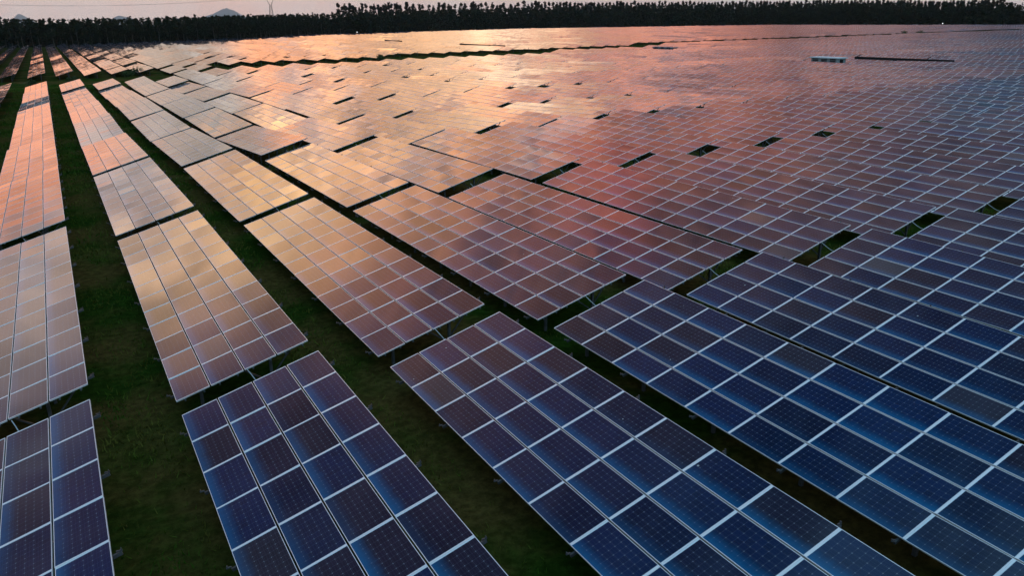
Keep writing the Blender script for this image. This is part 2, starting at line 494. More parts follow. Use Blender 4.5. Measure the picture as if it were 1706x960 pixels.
def build_table(i, rank, ordn):
    ri, k, x, y = sites[i]
    area, px, py, dep = info[i]
    loc, rot = pose(i)
    T = empty('solar_table', loc, rot)
    rowi = ri - ROW0
    if rowi >= 0:
        lab = '%s solar table, %s from the front in the %s row from the left' % (tone(px, py), ordinal(ordn), ordinal(rowi+1))
    else:
        lab = '%s solar table at the left edge, %s from the front, %s row left of the corner row' % (tone(px, py), ordinal(ordn), ordinal(-rowi))
    tag(T, lab, 'solar table', 'rows of tilted solar tables')
    if dep < 52 or area > 9000:
        for i4 in range(4):
            for j in range(NM):
                M = Matrix.Translation(pt((i4+.5)*P2, (j+.5)*MLEN-LT/2)) @ XF @ mod_jitter()
                o = obj('solar_module', ME_GLASS, T); o.matrix_local = M
                obj('module_frame', ME_MFRAME, o)
        for m in ME_PURLIN: obj('purlin', m, T)
        for yy in VR:
            o = obj('rafter', ME_RAFTER, T); o.location.y = yy
            for m in ME_POST: o = obj('post', m, T); o.location.y = yy
            o = obj('brace', ME_BRACE, T); o.location.y = yy
            for m in ME_CLAMP: o = obj('end_clamp', m, T); o.location.y = yy
        obj('cable', ME_CABLE, T)
    elif dep < 105:
        for i4 in range(4):
            for j in range(NM):
                M = Matrix.Translation(pt((i4+.5)*P2, (j+.5)*MLEN-LT/2)) @ XF @ mod_jitter()
                o = obj('solar_module', ME_MODULE, T); o.matrix_local = M
        obj('support_frame', ME_SUPPORT, T)
    else:
        obj('panel_array', ME_ARRAY[(ri*3+k) % 6], T); obj('support_frame', ME_SUPPORT, T)
    return T
count = {}
for i in sorted(INDIV, key=lambda i: (sites[i][0], sites[i][3])):
    ri = sites[i][0]
    count[ri] = count.get(ri, 0) + 1
    build_table(i, 0, count[ri])

# ---- the rest of the field as one object
def far_field():
    gv, gf, gm, gu = [], [], [], []
    def quad(P, mi, uv=None):
        b = len(gv); gv.extend(P); gf.append([b, b+1, b+2, b+3]); gm.append(mi); gu.extend(uv or [(0, 0)]*4)
    for i in range(4):
        for j in range(NM):
            s0, s1 = i*P2+.030, (i+1)*P2-.030; y0, y1 = j*MLEN-LT/2+.024, (j+1)*MLEN-LT/2-.024
            quad([pt(s0, y0), pt(s1, y0), pt(s1, y1), pt(s0, y1)], 0, [(.022, .004), (.022, .95), (1.628, .95), (1.628, .004)])
    ng = len(gf)
    S = 4*P2
    for i in range(4):
        s0, s1 = i*P2+.020, (i+1)*P2-.020
        quad([pt(s0, -LT/2, -.006), pt(s1, -LT/2, -.006), pt(s1, LT/2, -.006), pt(s0, LT/2, -.006)], 1)
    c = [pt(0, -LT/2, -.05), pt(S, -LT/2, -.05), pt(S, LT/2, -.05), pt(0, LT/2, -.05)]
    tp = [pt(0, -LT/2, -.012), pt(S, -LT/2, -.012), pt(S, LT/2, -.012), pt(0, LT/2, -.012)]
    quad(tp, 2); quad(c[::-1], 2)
    for a in range(4): quad([c[a], c[(a+1) % 4], tp[(a+1) % 4], tp[a]], 3)
    for y in VR[::2]:
        for s in (.75, 2.9):
            p = pt(s, y, -.06); h = .05
            for dx, dy, ex, ey in ((-h,-h,h,-h),(h,-h,h,h),(h,h,-h,h),(-h,h,-h,-h)):
                quad([Vector((p.x+dx, p.y+dy, -.2)), Vector((p.x+ex, p.y+ey, -.2)), Vector((p.x+ex, p.y+ey, p.z)), Vector((p.x+dx, p.y+dy, p.z))], 3)
    gv = np.array([tuple(v) for v in gv]); gf = np.array(gf); gu = np.array(gu)
    Vs, Fs, At = [], [], []
    rs = np.random.default_rng(3)
    cen = gv[:ng*4].reshape(ng, 4, 3).mean(1)
    for n, i in enumerate(STUFF):
        loc, rot = pose(i)
        W = gv.copy()
        # small errors of each module
        q = W[:ng*4].reshape(ng, 4, 3)
        jx = rs.normal(0, JIT, (ng, 1)); jy = rs.normal(0, JIT, (ng, 1))
        q[:, :, 2] += (q[:, :, 1]-cen[:, None, 1])*jx + (q[:, :, 0]-cen[:, None, 0])*jy + .006
        W[:ng*4] = q.reshape(-1, 3)
        M = np.array(Matrix.Translation(loc) @ Euler(rot).to_matrix().to_4x4())
        Vs.append(W @ M[:3, :3].T + M[:3, 3]); Fs.append(gf + n*len(gv))
        At.append(rs.random(len(gf)))
    N = len(STUFF)
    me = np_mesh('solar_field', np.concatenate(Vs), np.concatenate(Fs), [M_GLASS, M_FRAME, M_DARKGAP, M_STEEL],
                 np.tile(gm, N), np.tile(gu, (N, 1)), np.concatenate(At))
    tag(obj('solar_field', me), 'far rows of solar tables merging into one sheet before the forest', 'solar field', kind='stuff')
far_field()

# ------------------------------------------------------------------ grass in the open strips near the camera
def grass():
    N = 620000
    rs = np.random.default_rng(8)
    y = 8 + 190*rs.random(N)**1.7
    x = -40 + 100*rs.random(N)
    big = np.sin(x*1.3+2*np.sin(y*.6))+np.sin(y*.9+1.7*np.sin(x*.7))
    keep = rs.random(N) < np.clip(.55+.3*big, .1, 1)
    P = np.stack([x, y, ground(x, y)], 1)
    px, py, d = project(P)
    keep &= (d > 5) & (px > -120) & (px < 1850) & (py < 1100)
    fx = np.full(N, 99.)
    for r in rows_x: fx = np.minimum(fx, np.where((x-r) > -.05, np.where((x-r) < WX+.05, 0, 99), 99))
    infield = fx > 1
    ymod = (y - 21.05 - .45) % 20.9
    keep &= infield | (ymod < 1.2) | (y > 187)
    x, y, d = x[keep], y[keep], d[keep]; n = len(x)
    h = (.06 + .11*rs.random(n)) * (1 + d/140); w = (.008 + .010*rs.random(n)) * (1 + d/30)
    a = rs.random(n)*2*math.pi; lean = rs.normal(0, .5, (n, 2))*h[:, None]
    z = ground(x, y) - .02
    b0 = np.stack([x - w*np.cos(a), y - w*np.sin(a), z], 1); b1 = np.stack([x + w*np.cos(a), y + w*np.sin(a), z], 1)
    tp = np.stack([x + lean[:, 0], y + lean[:, 1], z + h], 1)
    V = np.stack([b0, b1, tp], 1).reshape(-1, 3); F = np.arange(3*n).reshape(-1, 3)
    tag(obj('grass', np_mesh('grass', V, F, [M_GRASS])), 'rough dark grass growing in the lanes between the panel rows', 'grass', kind='stuff')
grass()

# ------------------------------------------------------------------ trees
def leaf_cloud(rs, n, blobs, size, flat=.7):
    """n little leaf clumps (quads) spread through ellipsoidal limbs' ends"""
    bl = np.array(blobs)
    k = rs.choice(len(bl), n, p=bl[:, 3]**2/np.sum(bl[:, 3]**2))
    d = rs.normal(size=(n, 3)); d /= np.linalg.norm(d, axis=1)[:, None]
    c = bl[k, :3] + d*(bl[k, 3:4]*rs.random((n, 1))**.45)*np.array([1, 1, bl[0, 4]])
    s = size*(.6 + .8*rs.random(n))[:, None]
    u = rs.normal(size=(n, 3)); u /= np.linalg.norm(u, axis=1)[:, None]
    w = np.cross(u, rs.normal(size=(n, 3))); w /= np.linalg.norm(w, axis=1)[:, None]
    V = np.stack([c-u*s-w*s*flat*.4, c+u*s*.3-w*s*flat, c+u*s+w*s*.3*flat, c-u*s*.2+w*s*flat], 1).reshape(-1, 3)
    return V
def trunk_mesh(rs, H, r0, limbs):
    mb = MB(); pts = []; 
    for k in range(6):
        t = k/5; pts.append((.25*math.sin(t*2+rs.random()), .2*math.sin(t*3), -.4 + H*.93*t))
    mb.tube(pts, [r0*(1-.85*k/5) for k in range(6)], 6)
    for (a, z, L) in limbs:
        p = (0.1, 0, z); q = (math.cos(a)*L, math.sin(a)*L, z + L*.7)
        mb.tube([p, ((p[0]+q[0])/2, (p[1]+q[1])/2, (p[2]+q[2])/2-.1*L), q], [r0*.4, r0*.28, r0*.1], 5)
    return mb.mesh('trunk', [M_BARK])
def make_kind(kind, seed):
    rs = np.random.default_rng(seed)
    if kind == 'forest':
        H = 17.8; bl = []
        for k in range(13):
            z = 6 + 11*rs.random(); rr = (H+1.5-z)*.26*(.7+.5*rs.random()); a = rs.random()*6.28
            bl.append((math.cos(a)*rr*.6, math.sin(a)*rr*.6, min(z, H-1.2), max(.7, rr*.75), 1.0))
        bl.append((rs.normal(0, .3), rs.normal(0, .3), H-.9, .75, 1.0))
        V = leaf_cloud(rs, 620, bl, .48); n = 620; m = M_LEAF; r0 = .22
    else:
        H = 25.; bl = []
        lean = rs.normal(0, .6)
        wide = 1.5 + 1.1*rs.random()
        for k in range(15):
            z = 7 + 17.5*rs.random(); q = wide*1.4*rs.random()**.6*max(.12, 1.1-((z-7)/18)**1.5); a = rs.random()*6.28
            rr = 1.0 + 1.5*rs.random()*max(.25, 1.15-(z-7)/21)
            bl.append((math.cos(a)*q+lean*(z-10)/15, math.sin(a)*q, min(z, H-1.0), rr, 1.0))
        bl.append((lean, 0, H-1.3, 1.1, 1.0)); bl.append((lean*.8, .3, H-2.6, 1.1, 1.2))
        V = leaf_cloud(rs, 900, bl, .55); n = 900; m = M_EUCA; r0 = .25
    F = np.arange(4*n).reshape(-1, 4)
    crown = np_mesh('crown', V, F, [m])
    trunk = trunk_mesh(rs, H*.95, r0, [(b*2.1, H*(.4+.08*b), 2.2) for b in range(5)])
    return crown, trunk, V, H
KF = [make_kind('forest', 40+k) for k in range(7)]
KE = [make_kind('euca', 60+k) for k in range(8)]

seg = np.diff(EDGE, axis=0); sl = np.hypot(seg[:, 0], seg[:, 1]); cum = np.concatenate([[0], np.cumsum(sl)])
def edge_at(s, off=0.0):
    s = np.asarray(s, float)
    x = np.interp(s, cum, EDGE[:, 0]); y = np.interp(s, cum, EDGE[:, 1])
    nx = ny = 0
    for ds in range(-48, 49, 8):          # the normal turns smoothly round the corners
        k = np.clip(np.searchsorted(cum, np.clip(s+ds, 0, cum[-1]-.01), side='right')-1, 0, len(sl)-1)
        nx = nx - seg[k, 1]/sl[k]; ny = ny + seg[k, 0]/sl[k]
    q = np.hypot(nx, ny); nx, ny = nx/q, ny/q
    return x + nx*off, y + ny*off
# target height of the canopy and of the emergent trees along the picture's skyline (photo pixels)
CAN_X = [-400, 0, 100, 340, 560, 700, 850, 1000, 1200, 1400, 1706, 2200]
CAN_Y = [36, 30, 31, 26, 21, 16, 11.5, 7.5, 5.5, 3.5, 2.5, 0]
TOP_X = [540, 620, 800, 1000, 1200, 1400, 1600, 1706, 2200]
TOP_Y = [8, 6, 4, 2, 1, -1, -1, -2, -5]
def height_for(x, y, PX, PY):
    px, py, d = project([(x, y, 0)])
    if d[0] < 10: return 18., px[0]
    ty = np.interp(px[0], PX, PY)
    # height at which the vertical through (x, y) projects to ty
    lo, hi = 0., 60.
    for _ in range(30):
        mid = (lo+hi)/2
        if project([(x, y, mid)])[1][0] > ty: lo = mid
        else: hi = mid
    return lo - float(ground(x, y)), px[0]
def plant(name, K, x, y, H, label, cat, group):
    T = empty(name, (x, y, float(ground(x, y)))); T.rotation_euler.z = random.random()*6.28
    s = H/K[3]; w = s*(.9+.25*random.random()); T.scale = (w, w, s)
    obj('crown', K[0], T); obj('trunk', K[1], T)
    return tag(T, label, cat, group)
nF = 0
front = np.arange(90, cum[-1], 4.4)
s = 190.
while nF < 122:
    x, y = edge_at(s, 1.5*random.gauss(0, 1)); s += 3.0 + 1.6*random.random()
    H, px = height_for(float(x), float(y), CAN_X, CAN_Y)
    if px > 575: break
    if px < -40: continue
    plant('forest_tree', KF[nF % 7], float(x), float(y), H*(.93+.15*random.random()), 'dark tree in the even forest edge along the far left of the field', 'tree', 'trees of the even forest edge'); nF += 1
nE = 0
st_s = np.arange(float(cum[5]), cum[-1]-5, 1.0); st_x, st_y = edge_at(st_s, 24.0)
st_px = project(np.stack([st_x, st_y, np.full(len(st_x), 10.)], 1))[0]
pxt = 566.0
while pxt < 1722 and nE < 186:
    k = int(np.argmin(np.abs(st_px - pxt))); off = 12 + 26*random.random()
    x, y = edge_at(float(st_s[k]), off)
    for _ in range(3):     # slide along the edge until it stands where it should
        e_ = project([(float(x), float(y), 10.)])[0][0] - pxt
        sc_ = project([(float(x), float(y), 10.)])[2][0]/F_PX
        x = float(x) - rt0[0]*e_*sc_; y = float(y) - rt0[1]*e_*sc_
    pxt += random.choice([3.5, 4.5, 5.5, 6.5, 7.5, 10.5]) if pxt < 900 else random.choice([5.0, 5.5, 6.0, 6.8])
    H, px = height_for(float(x), float(y), TOP_X, TOP_Y)
    H *= (.90 + .17*random.random()) if pxt < 900 else (.94 + .09*random.random())
    plant('tall_tree', KE[nE % 8], float(x), float(y), H, 'tall slender dark tree rising above the forest against the sky', 'tree', 'tall trees on the skyline'); nE += 1

def forest():
    Vs = []; rs = np.random.default_rng(21)
    S = np.arange(20, cum[-1], 4.2)
    for off0 in (3.0, 8.0, 14., 22., 32., 44.):
        for sv in S:
            x, y = edge_at(sv + rs.normal(0, 1.2), off0 + rs.normal(0, 1.5)); x = float(x); y = float(y)
            px, py, d = project([(x, y, 5)])
            if d[0] < 30 or px[0] < -350 or px[0] > 2150: continue
            if off0 > 20 and rs.random() < .3: continue
            H, _ = height_for(x, y, CAN_X, CAN_Y)
            H *= (.90 + .12*rs.random())
            K = KF[rs.integers(7)]; V = K[2].reshape(-1, 4, 3)
            V = V[rs.random(len(V)) < (.75 if off0 < 10 else .5)].reshape(-1, 3)
            a = rs.random()*6.28; c, s_ = math.cos(a), math.sin(a); f = H/K[3]
            W = np.stack([(V[:, 0]*c - V[:, 1]*s_)*f*1.25 + x, (V[:, 0]*s_ + V[:, 1]*c)*f*1.25 + y, V[:, 2]*f + float(ground(x, y))], 1)
            Vs.append(W)
            # undergrowth fills the foot of the wood
            if off0 < 24:
                n = 150; u = rs.random((n, 3)); cc = np.stack([x + (u[:, 0]-.5)*6, y + (u[:, 1]-.5)*6, float(ground(x, y)) + u[:, 2]*8], 1)
                e = rs.normal(size=(n, 3)); e /= np.linalg.norm(e, axis=1)[:, None]; g = np.cross(e, rs.normal(size=(n, 3))); g /= np.linalg.norm(g, axis=1)[:, None]
                Vs.append(np.stack([cc-e*.6-g*.3, cc+e*.2-g*.6, cc+e*.6+g*.2, cc-e*.1+g*.6], 1).reshape(-1, 3))
    V = np.concatenate(Vs); F = np.arange(len(V)).reshape(-1, 4)
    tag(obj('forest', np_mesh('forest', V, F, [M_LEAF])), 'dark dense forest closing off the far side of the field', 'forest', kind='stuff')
forest()

# shrubs in the cross lane
def shrub(px, py, R, H, seed, label):
    z = -11.3+CZ-CLEAR+.3
    d = ray(px, py); t = (z-CZ)/d[2]; x, y = d[0]*t, d[1]*t
    rs = np.random.default_rng(seed); bl = []
    for k in range(7):
        a = rs.random()*6.28; q = R*.6*rs.random(); bl.append((math.cos(a)*q, math.sin(a)*q, H*(.3+.4*rs.random()), R*.45, .8))
    T = empty('shrub', (x, y, float(ground(x, y))))
    V = leaf_cloud(rs, 420, bl, .16); obj('foliage', np_mesh('foliage', V, np.arange(len(V)).reshape(-1, 4), [M_SHRUB]), T)
    mb = MB()
    for k in range(5):
        b = bl[k]; mb.tube([(0, 0, -.1), (b[0]*.5, b[1]*.5, b[2]*.5), b[:3]], [.05, .035, .015], 5)
    mb.build('stems', M_BARK, T)
    tag(T, label, 'shrub', 'shrubs in the green lanes')
for n, (px, py, R, H, lab) in enumerate([
        (228, 121, 2.6, 1.9, 'dense green shrub at the end of the grassy cross lane by the first dark gap'),
        (243, 118, 2.2, 2.0, 'tallest green shrub beside the slate tables where the cross lane narrows'),
        (212, 124, 2.0, 1.3, 'low green shrub in the grassy cross lane below the orange tables'),
        (120, 132, 1.8, 1.0, 'small green shrub on the grassy cross lane at the left'),
        (56, 139, 2.0, 1.1, 'low green shrub by the grassy cross lane near the left edge'),
        (633, 101, 2.2, 2.6, 'dark round bush standing in the long dark lane behind the peach tables'),
        (612, 103, 1.5, 1.5, 'small dark bush left of the round bush in the long dark lane'),
        (1505, 58, 3.2, 2.4, 'green bush on the far lane near the right edge'),
        (1531, 57, 3.4, 2.2, 'second green bush on the far lane near the right edge')]):
    shrub(px, py, R, H, 300+n, lab)

# ------------------------------------------------------------------ inverter cabins, lamps, pylon, hills
def cabin(name, x, y, L, W, H, label, rz=0, roof=None):
    z = float(ground(x, y)); T = empty(name, (x, y, z), (0, 0, rz)); tag(T, label, 'cabin', 'inverter cabins in the field')
    mb = MB(); mb.box((-W/2, -L/2, -.1), (W/2, L/2, H)); mb.build('walls', M_CABIN, T)
    mb = MB(); mb.box((-W/2-.25, -L/2-.3, H+.003), (W/2+.25, L/2+.3, H+.22)); mb.build('roof', roof or M_ROOF, T)
    for k in range(3):
        mb = MB(); yy = -L/2 + L*(k+.5)/3
        for q in range(6): mb.box((-W/2-.05, yy-.7, .5+q*.32), (-W/2-.004, yy+.7, .72+q*.32))
        mb.build('louvre', M_DARK, T)
    mb = MB(); mb.box((-.5, -L/2-.05, .05), (.5, -L/2-.004, 2.15)); d = mb.build('door', M_DARK, T)
    mb = MB(); mb.box((.32, -L/2-.10, 1.0), (.38, -L/2-.052, 1.15)); mb.build('handle', M_STEEL, d)
cabin('inverter_cabin', 142.2, 115.5, 6.6, 2.6, 2.35, 'low cabin with a pale roof at the left end of the long dark cable tray')
cabin('inverter_cabin', 176.5, 208., 9.0, 2.4, 2.0, 'low dark sided cabin just before the far lane, right of the middle', 0, M_DROOF)
def tray(x, y0, y1, label, top=1.75):
    yc = (y0+y1)/2; z = float(ground(x, yc)); T = empty('cable_tray', (x, yc, z)); tag(T, label, 'cable tray', 'dark cable trays among the rows')
    L = y1-y0
    mb = MB(); mb.box((-.3, -L/2, top-.55), (.3, L/2, top)); mb.build('tray', M_DARK, T)
    for k in range(int(L/5)+1):
        y = -L/2 + .3 + k*(L-.6)/int(L/5); mb = MB(); mb.box((-.06, y-.06, -.2), (.06, y+.06, top-.552)); mb.build('post', M_DARK, T)
    for y in (-L/2+.25*L, L/2-.4):
        mb = MB(); mb.bar((.0, y, top+.04), (1.6, y+.3, top+.35), .12); mb.build('side_arm', M_DARK, T)
tray(151.4, 94, 116, 'long dark cable tray running right from the pale roofed cabin', 2.25)
tray(151.2, 270, 308, 'dark cable tray lying across the pale rows beyond the long dark lane', 2.25)
tray(151.2, 372, 394, 'short dark cable tray before the forest near the middle lamp', 2.25)

M_LAMP = bpy.data.materials.new('lamp_glow'); M_LAMP.use_nodes = True
b_ = M_LAMP.node_tree.nodes['Principled BSDF']; b_.inputs['Emission Color'].default_value = (1, .97, .92, 1); b_.inputs['Emission Strength'].default_value = 1.1
def lamp(px, py, dep, label):
    P = at_depth(px, py, dep); g = float(ground(P[0], P[1]))
    T = empty('lamp_post', (P[0], P[1], g)); tag(T, label, 'lamp post', 'lamp posts at the forest edge')
    h = P[2]-g
    mb = MB(); mb.tube([(0, 0, -.3), (0, 0, h*.5), (0, 0, h-.3)], [.09, .08, .06], 8); mb.build('pole', M_STEEL, T)
    mb = MB(); rws = []
    for a in range(7):
        th = math.pi*a/6; rws.append([(.38*math.sin(th)*math.cos(2*math.pi*k/10)-.34, .38*math.sin(th)*math.sin(2*math.pi*k/10), h-.38*math.cos(th)) for k in range(11)])
    mb.grid(rws, 0); mb.build('lamp_head', M_LAMP, T)
lamp(595.5, 53, 640, 'small white lamp before the dark forest left of the middle')
lamp(1571, 38.5, 560, 'small white lamp before the dark forest near the right edge')

def pylon():
    dep = 1150; B = at_depth(453, 30, dep); g = float(ground(B[0], B[1]))
    T = empty('lattice_pylon', (B[0], B[1], g), (0, 0, -.35)); tag(T, 'steel lattice pylon standing behind the forest against the pink sky', 'pylon')
    sc = dep/F_PX
    Hw = (project([(B[0], B[1], g)])[1][0] - 10)*sc; Ht = Hw + 14
    mb = MB()
    def half(z): return np.interp(z, [0, Hw*.6, Hw, Hw+5, Ht], [4.6, 2.6, 1.2, 3.4, 4.2])
    lv = [0, Hw*.25, Hw*.45, Hw*.62, Hw*.75, Hw*.88, Hw]
    for a, b in zip(lv[:-1], lv[1:]):
        h0, h1 = half(a), half(b); c0 = [(-h0,-h0,a),(h0,-h0,a),(h0,h0,a),(-h0,h0,a)]; c1 = [(-h1,-h1,b),(h1,-h1,b),(h1,h1,b),(-h1,h1,b)]
        for k in range(4):
            mb.bar(c0[k], c1[k], .34); mb.bar(c0[k], c1[(k+1) % 4], .2); mb.bar(c0[(k+1) % 4], c1[k], .2); mb.bar(c1[k], c1[(k+1) % 4], .2)
    mb.build('tower_body', M_STEEL, T)
    mb = MB()
    for sx in (-1, 1):
        for sy in (-1, 1):
            mb.bar((sx*1.2, sy*1.2, Hw+.02), (sx*4.2, sy*1.0, Hw+6), .3); mb.bar((sx*4.2, sy*1.0, Hw+6), (sx*3.6, sy*.9, Ht), .3)
            mb.bar((sx*1.2, sy*1.2, Hw+1), (sx*3.6, -sy*1.0, Hw+5), .18); mb.bar((sx*4.2, sy*1., Hw+6), (sx*3.6, -sy*.9, Ht), .18)
    mb.build('tower_head', M_STEEL, T)
    mb = MB()
    for sy in (-1, 1):
        mb.bar((-11, 0, Ht), (11, 0, Ht) if sy < 0 else (11, .4, Ht), .3); mb.bar((-11, sy*.2, Ht+.3), (0, sy*.9, Ht+2.2), .2); mb.bar((11, sy*.2, Ht+.3), (0, sy*.9, Ht+2.2), .2)
    mb.build('cross_arm', M_STEEL, T)
    # conductors strung away from the arm, sagging
    Mw = Matrix.Translation((B[0], B[1], g)) @ Matrix.Rotation(-.35, 4, 'Z')
    for n, xo in enumerate((-10.5, 0, 10.5)):
        A = Mw @ Vector((xo, 0, Ht-2.4)); E = A + Vector((-430, 60, -3)); mb = MB(); pts = []
        for k in range(25):
            t = k/24; p = A.lerp(E, t); p.z -= 4*9*t*(1-t); pts.append(p)
        mb.tube(pts, .05, 4)
        o = mb.build('power_line', M_STEEL); tag(o, 'thin power line strung left from the lattice pylon across the sky', 'power line', 'power lines of the pylon')
pylon()

def hill(px, top, wpx, dep, seed, label):
    C = at_depth(px, 40, dep); sc = dep/F_PX
    Hh = at_depth(px, top, dep)[2]; W = wpx*sc; rs = np.random.default_rng(seed)
    n = 40; U = np.linspace(-1, 1, n); X, Y = np.meshgrid(U, U, indexing='ij'); R = np.hypot(X, Y)
    prof = np.exp(-(R*2.1)**2)*1.0 + .28*np.exp(-((X-.42)**2+(Y)**2)*16) + .2*np.exp(-((X+.5)**2+Y**2)*14)
    prof = prof*(1 + .10*np.sin(7*X+2*np.sin(5*Y)+seed)) + .02*rs.normal(size=X.shape)*np.exp(-R)
    prof /= prof.max()
    V = np.stack([X*W, Y*W*1.2, np.where(R < 1.25, prof*Hh, -3) - 2], -1).reshape(-1, 3)
    ax = np.array([rt0[0], rt0[1], 0]); ay = np.array([fw[0], fw[1], 0])/np.hypot(fw[0], fw[1])
    V = V[:, :1]*ax + V[:, 1:2]*ay + np.array([0, 0, 1])*V[:, 2:3] + np.array([C[0], C[1], 0])
    i, j = np.meshgrid(np.arange(n-1), np.arange(n-1), indexing='ij')
    F = np.stack([i*n+j, (i+1)*n+j, (i+1)*n+j+1, i*n+j+1], -1).reshape(-1, 4)
    me = np_mesh('hill', V, F, [M_HILL]); me.polygons.foreach_set('use_smooth', np.ones(len(F), bool))
    tag(obj('hill', me), label, 'hill', kind='structure')
hill(376, 12.5, 62, 25000, 1, 'pale blue hill rising beyond the forest beside the pylon')
hill(36, 22.5, 34, 25000, 2, 'small pale blue hill beyond the forest at the far left')
hill(204, 25.5, 40, 25000, 3, 'faint low hill just above the forest left of the pylon')

# ------------------------------------------------------------------ air
mh = bpy.data.materials.new('air'); mh.use_nodes = True
for n in list(mh.node_tree.nodes):
    if n.type == 'BSDF_PRINCIPLED': mh.node_tree.nodes.remove(n)
pv = mh.node_tree.nodes.new('ShaderNodeVolumePrincipled'); pv.inputs['Color'].default_value = (.86, .93, 1, 1); pv.inputs['Density'].default_value = 2.4e-5; pv.inputs['Anisotropy'].default_value = .2
mh.node_tree.links.new(pv.outputs[0], [n for n in mh.node_tree.nodes if n.type == 'OUTPUT_MATERIAL'][0].inputs['Volume'])
mb = MB(); mb.box((-28500, -28500, -3.5), (28500, 28500, 560)); tag(mb.build('haze', mh), 'thin evening haze over the whole field', 'haze', kind='stuff')

# ------------------------------------------------------------------ sky and sun
SUN_AZ, SUN_EL = 12.0, 1.2
w = bpy.data.worlds.new('World'); scene.world = w; w.use_nodes = True
t = NT(w.node_tree)
for n in list(t.n): t.n.remove(n)
outw = t.new('ShaderNodeOutputWorld')
sky = t.new('ShaderNodeTexSky', sky_type='NISHITA'); sky.sun_disc = False
sky.sun_elevation = rad(SUN_EL); sky.sun_rotation = rad(SUN_AZ); sky.altitude = 100; sky.air_density = 1.2; sky.dust_density = 2.0
bg1 = t.new('ShaderNodeBackground'); t.put(bg1.inputs[0], sky.outputs[0]); bg1.inputs[1].default_value = .1
tc = t.new('ShaderNodeTexCoord'); D = tc.outputs['Generated']
sep = t.new('ShaderNodeSeparateXYZ'); t.put(sep.inputs[0], D)
az = t.math('MULTIPLY', t.math('ARCTAN2', sep.outputs[0], sep.outputs[1]), 180/math.pi)
el = t.math('MULTIPLY', t.math('ARCSINE', sep.outputs[2]), 180/math.pi)
P = t.comb(az, t.math('MULTIPLY', el, 1.7), 0.0)
n_big = t.noise(P, .06, 3, .5); n_mid = t.noise(P, .15, 5, .6, .6); n_az = t.noise(t.comb(el, az, 9.0), .11, 4, .55)
n_gry = t.noise(t.comb(t.math('ADD', az, 57.0), t.math('MULTIPLY', el, 2.1), 3.0), .13, 5, .62, .5)
calm = t.sstep(el, 1.5, 8.0)
def warp(base, amp, n): return t.math('MULTIPLY_ADD', t.math('MULTIPLY', t.math('SUBTRACT', n, .5), amp), calm, base)
e2 = warp(warp(el, 6.0, n_big), 8.0, n_mid)
a2 = warp(az, 14.0, n_az)
ES, K = 75.0, 6.0
e2s = t.math('DIVIDE', e2, ES, clamp=True)
UP = [(56, (.10, .25, .50)), (64, (.46, .92, 1.28)), (75, (.62, 1.20, 1.60))]
# the evening sky, from the left of the afterglow to its right: (azimuth, [(elevation, radiance)])
SKY = [
 (-30, [(0, (.50, .46, .47)), (10, (.62, .55, .58)), (18, (.36, .32, .42)), (25, (.24, .22, .34)), (44, (.16, .24, .44))]),
 (-13, [(0, (.54, .46, .43)), (3, (2.0, .84, .46)), (6, (1.75, .72, .43)), (10, (1.3, .98, .84)), (14, (1.12, .88, .80)), (16.5, (.80, .60, .60)), (19.5, (.34, .23, .31)), (24, (.20, .14, .25)), (32, (.15, .14, .25)), (44, (.14, .18, .34))]),
 (-3, [(0, (.57, .46, .41)), (3, (1.9, .80, .46)), (5.5, (1.7, .72, .44)), (8, (.92, .74, .72)), (10, (1.3, .98, .88)), (13, (1.7, 1.15, .86)), (16, (2.5, 1.65, 1.0)), (19, (2.2, 1.4, .88)), (22, (1.35, .80, .64)), (25, (.55, .35, .38)), (29, (.26, .18, .27)), (44, (.14, .17, .33))]),
 (4, [(0, (.58, .45, .40)), (3.5, (.95, .60, .48)), (6, (.78, .68, .68)), (9, (.82, .76, .80)), (11, (1.25, .86, .72)), (13, (2.2, 1.25, .72)), (15, (3.2, 1.95, 1.05)), (18, (3.5, 2.1, 1.08)), (21, (2.5, 1.4, .80)), (26, (1.2, .60, .50)), (30, (.72, .42, .44)), (36, (.42, .27, .33)), (47, (.2, .2, .35))]),
 (10.5, [(0, (.58, .45, .40)), (4, (.85, .56, .46)), (7, (1.25, .56, .36)), (11, (1.75, .78, .46)), (15, (2.5, 1.35, .78)), (18, (2.9, 1.6, .90)), (22, (2.2, 1.1, .68)), (27, (1.25, .55, .44)), (31, (.75, .38, .38)), (37, (.42, .27, .31)), (47, (.18, .19, .34))]),
 (18, [(0, (.59, .45, .40)), (4, (.8, .55, .46)), (8, (1.7, .85, .52)), (12, (2.2, 1.25, .68)), (15, (2.8, 1.55, .82)), (19, (2.6, 1.3, .76)), (23, (1.9, .88, .58)), (27, (1.25, .52, .40)), (31, (.75, .36, .35)), (37, (.40, .26, .29)), (46, (.17, .19, .34))]),
 (27, [(0, (.60, .46, .41)), (10, (2.0, 1.1, .72)), (16, (2.4, 1.5, 1.05)), (19, (2.1, 1.02, .72)), (23, (1.9, .74, .50)), (28, (1.3, .43, .32)), (33, (.62, .31, .30)), (37, (.36, .26, .30)), (42, (.19, .18, .29)), (50, (.035, .10, .27))]),
 (39, [(0, (.55, .46, .43)), (14, (1.7, .78, .54)), (20, (1.6, .62, .45)), (25, (1.2, .46, .36)), (29, (1.0, .41, .34)), (34, (.70, .37, .33)), (39, (.44, .30, .32)), (43, (.17, .20, .31)), (50, (.035, .10, .27))]),
 (50, [(0, (.52, .46, .46)), (20, (1.0, .55, .45)), (26, (.72, .40, .36)), (30, (.58, .35, .33)), (35, (.50, .33, .33)), (40, (.30, .27, .34)), (50, (.035, .10, .27))]),
 (66, [(0, (.48, .45, .48)), (20, (.50, .43, .47)), (30, (.36, .35, .42)), (48, (.16, .26, .46))]),
]
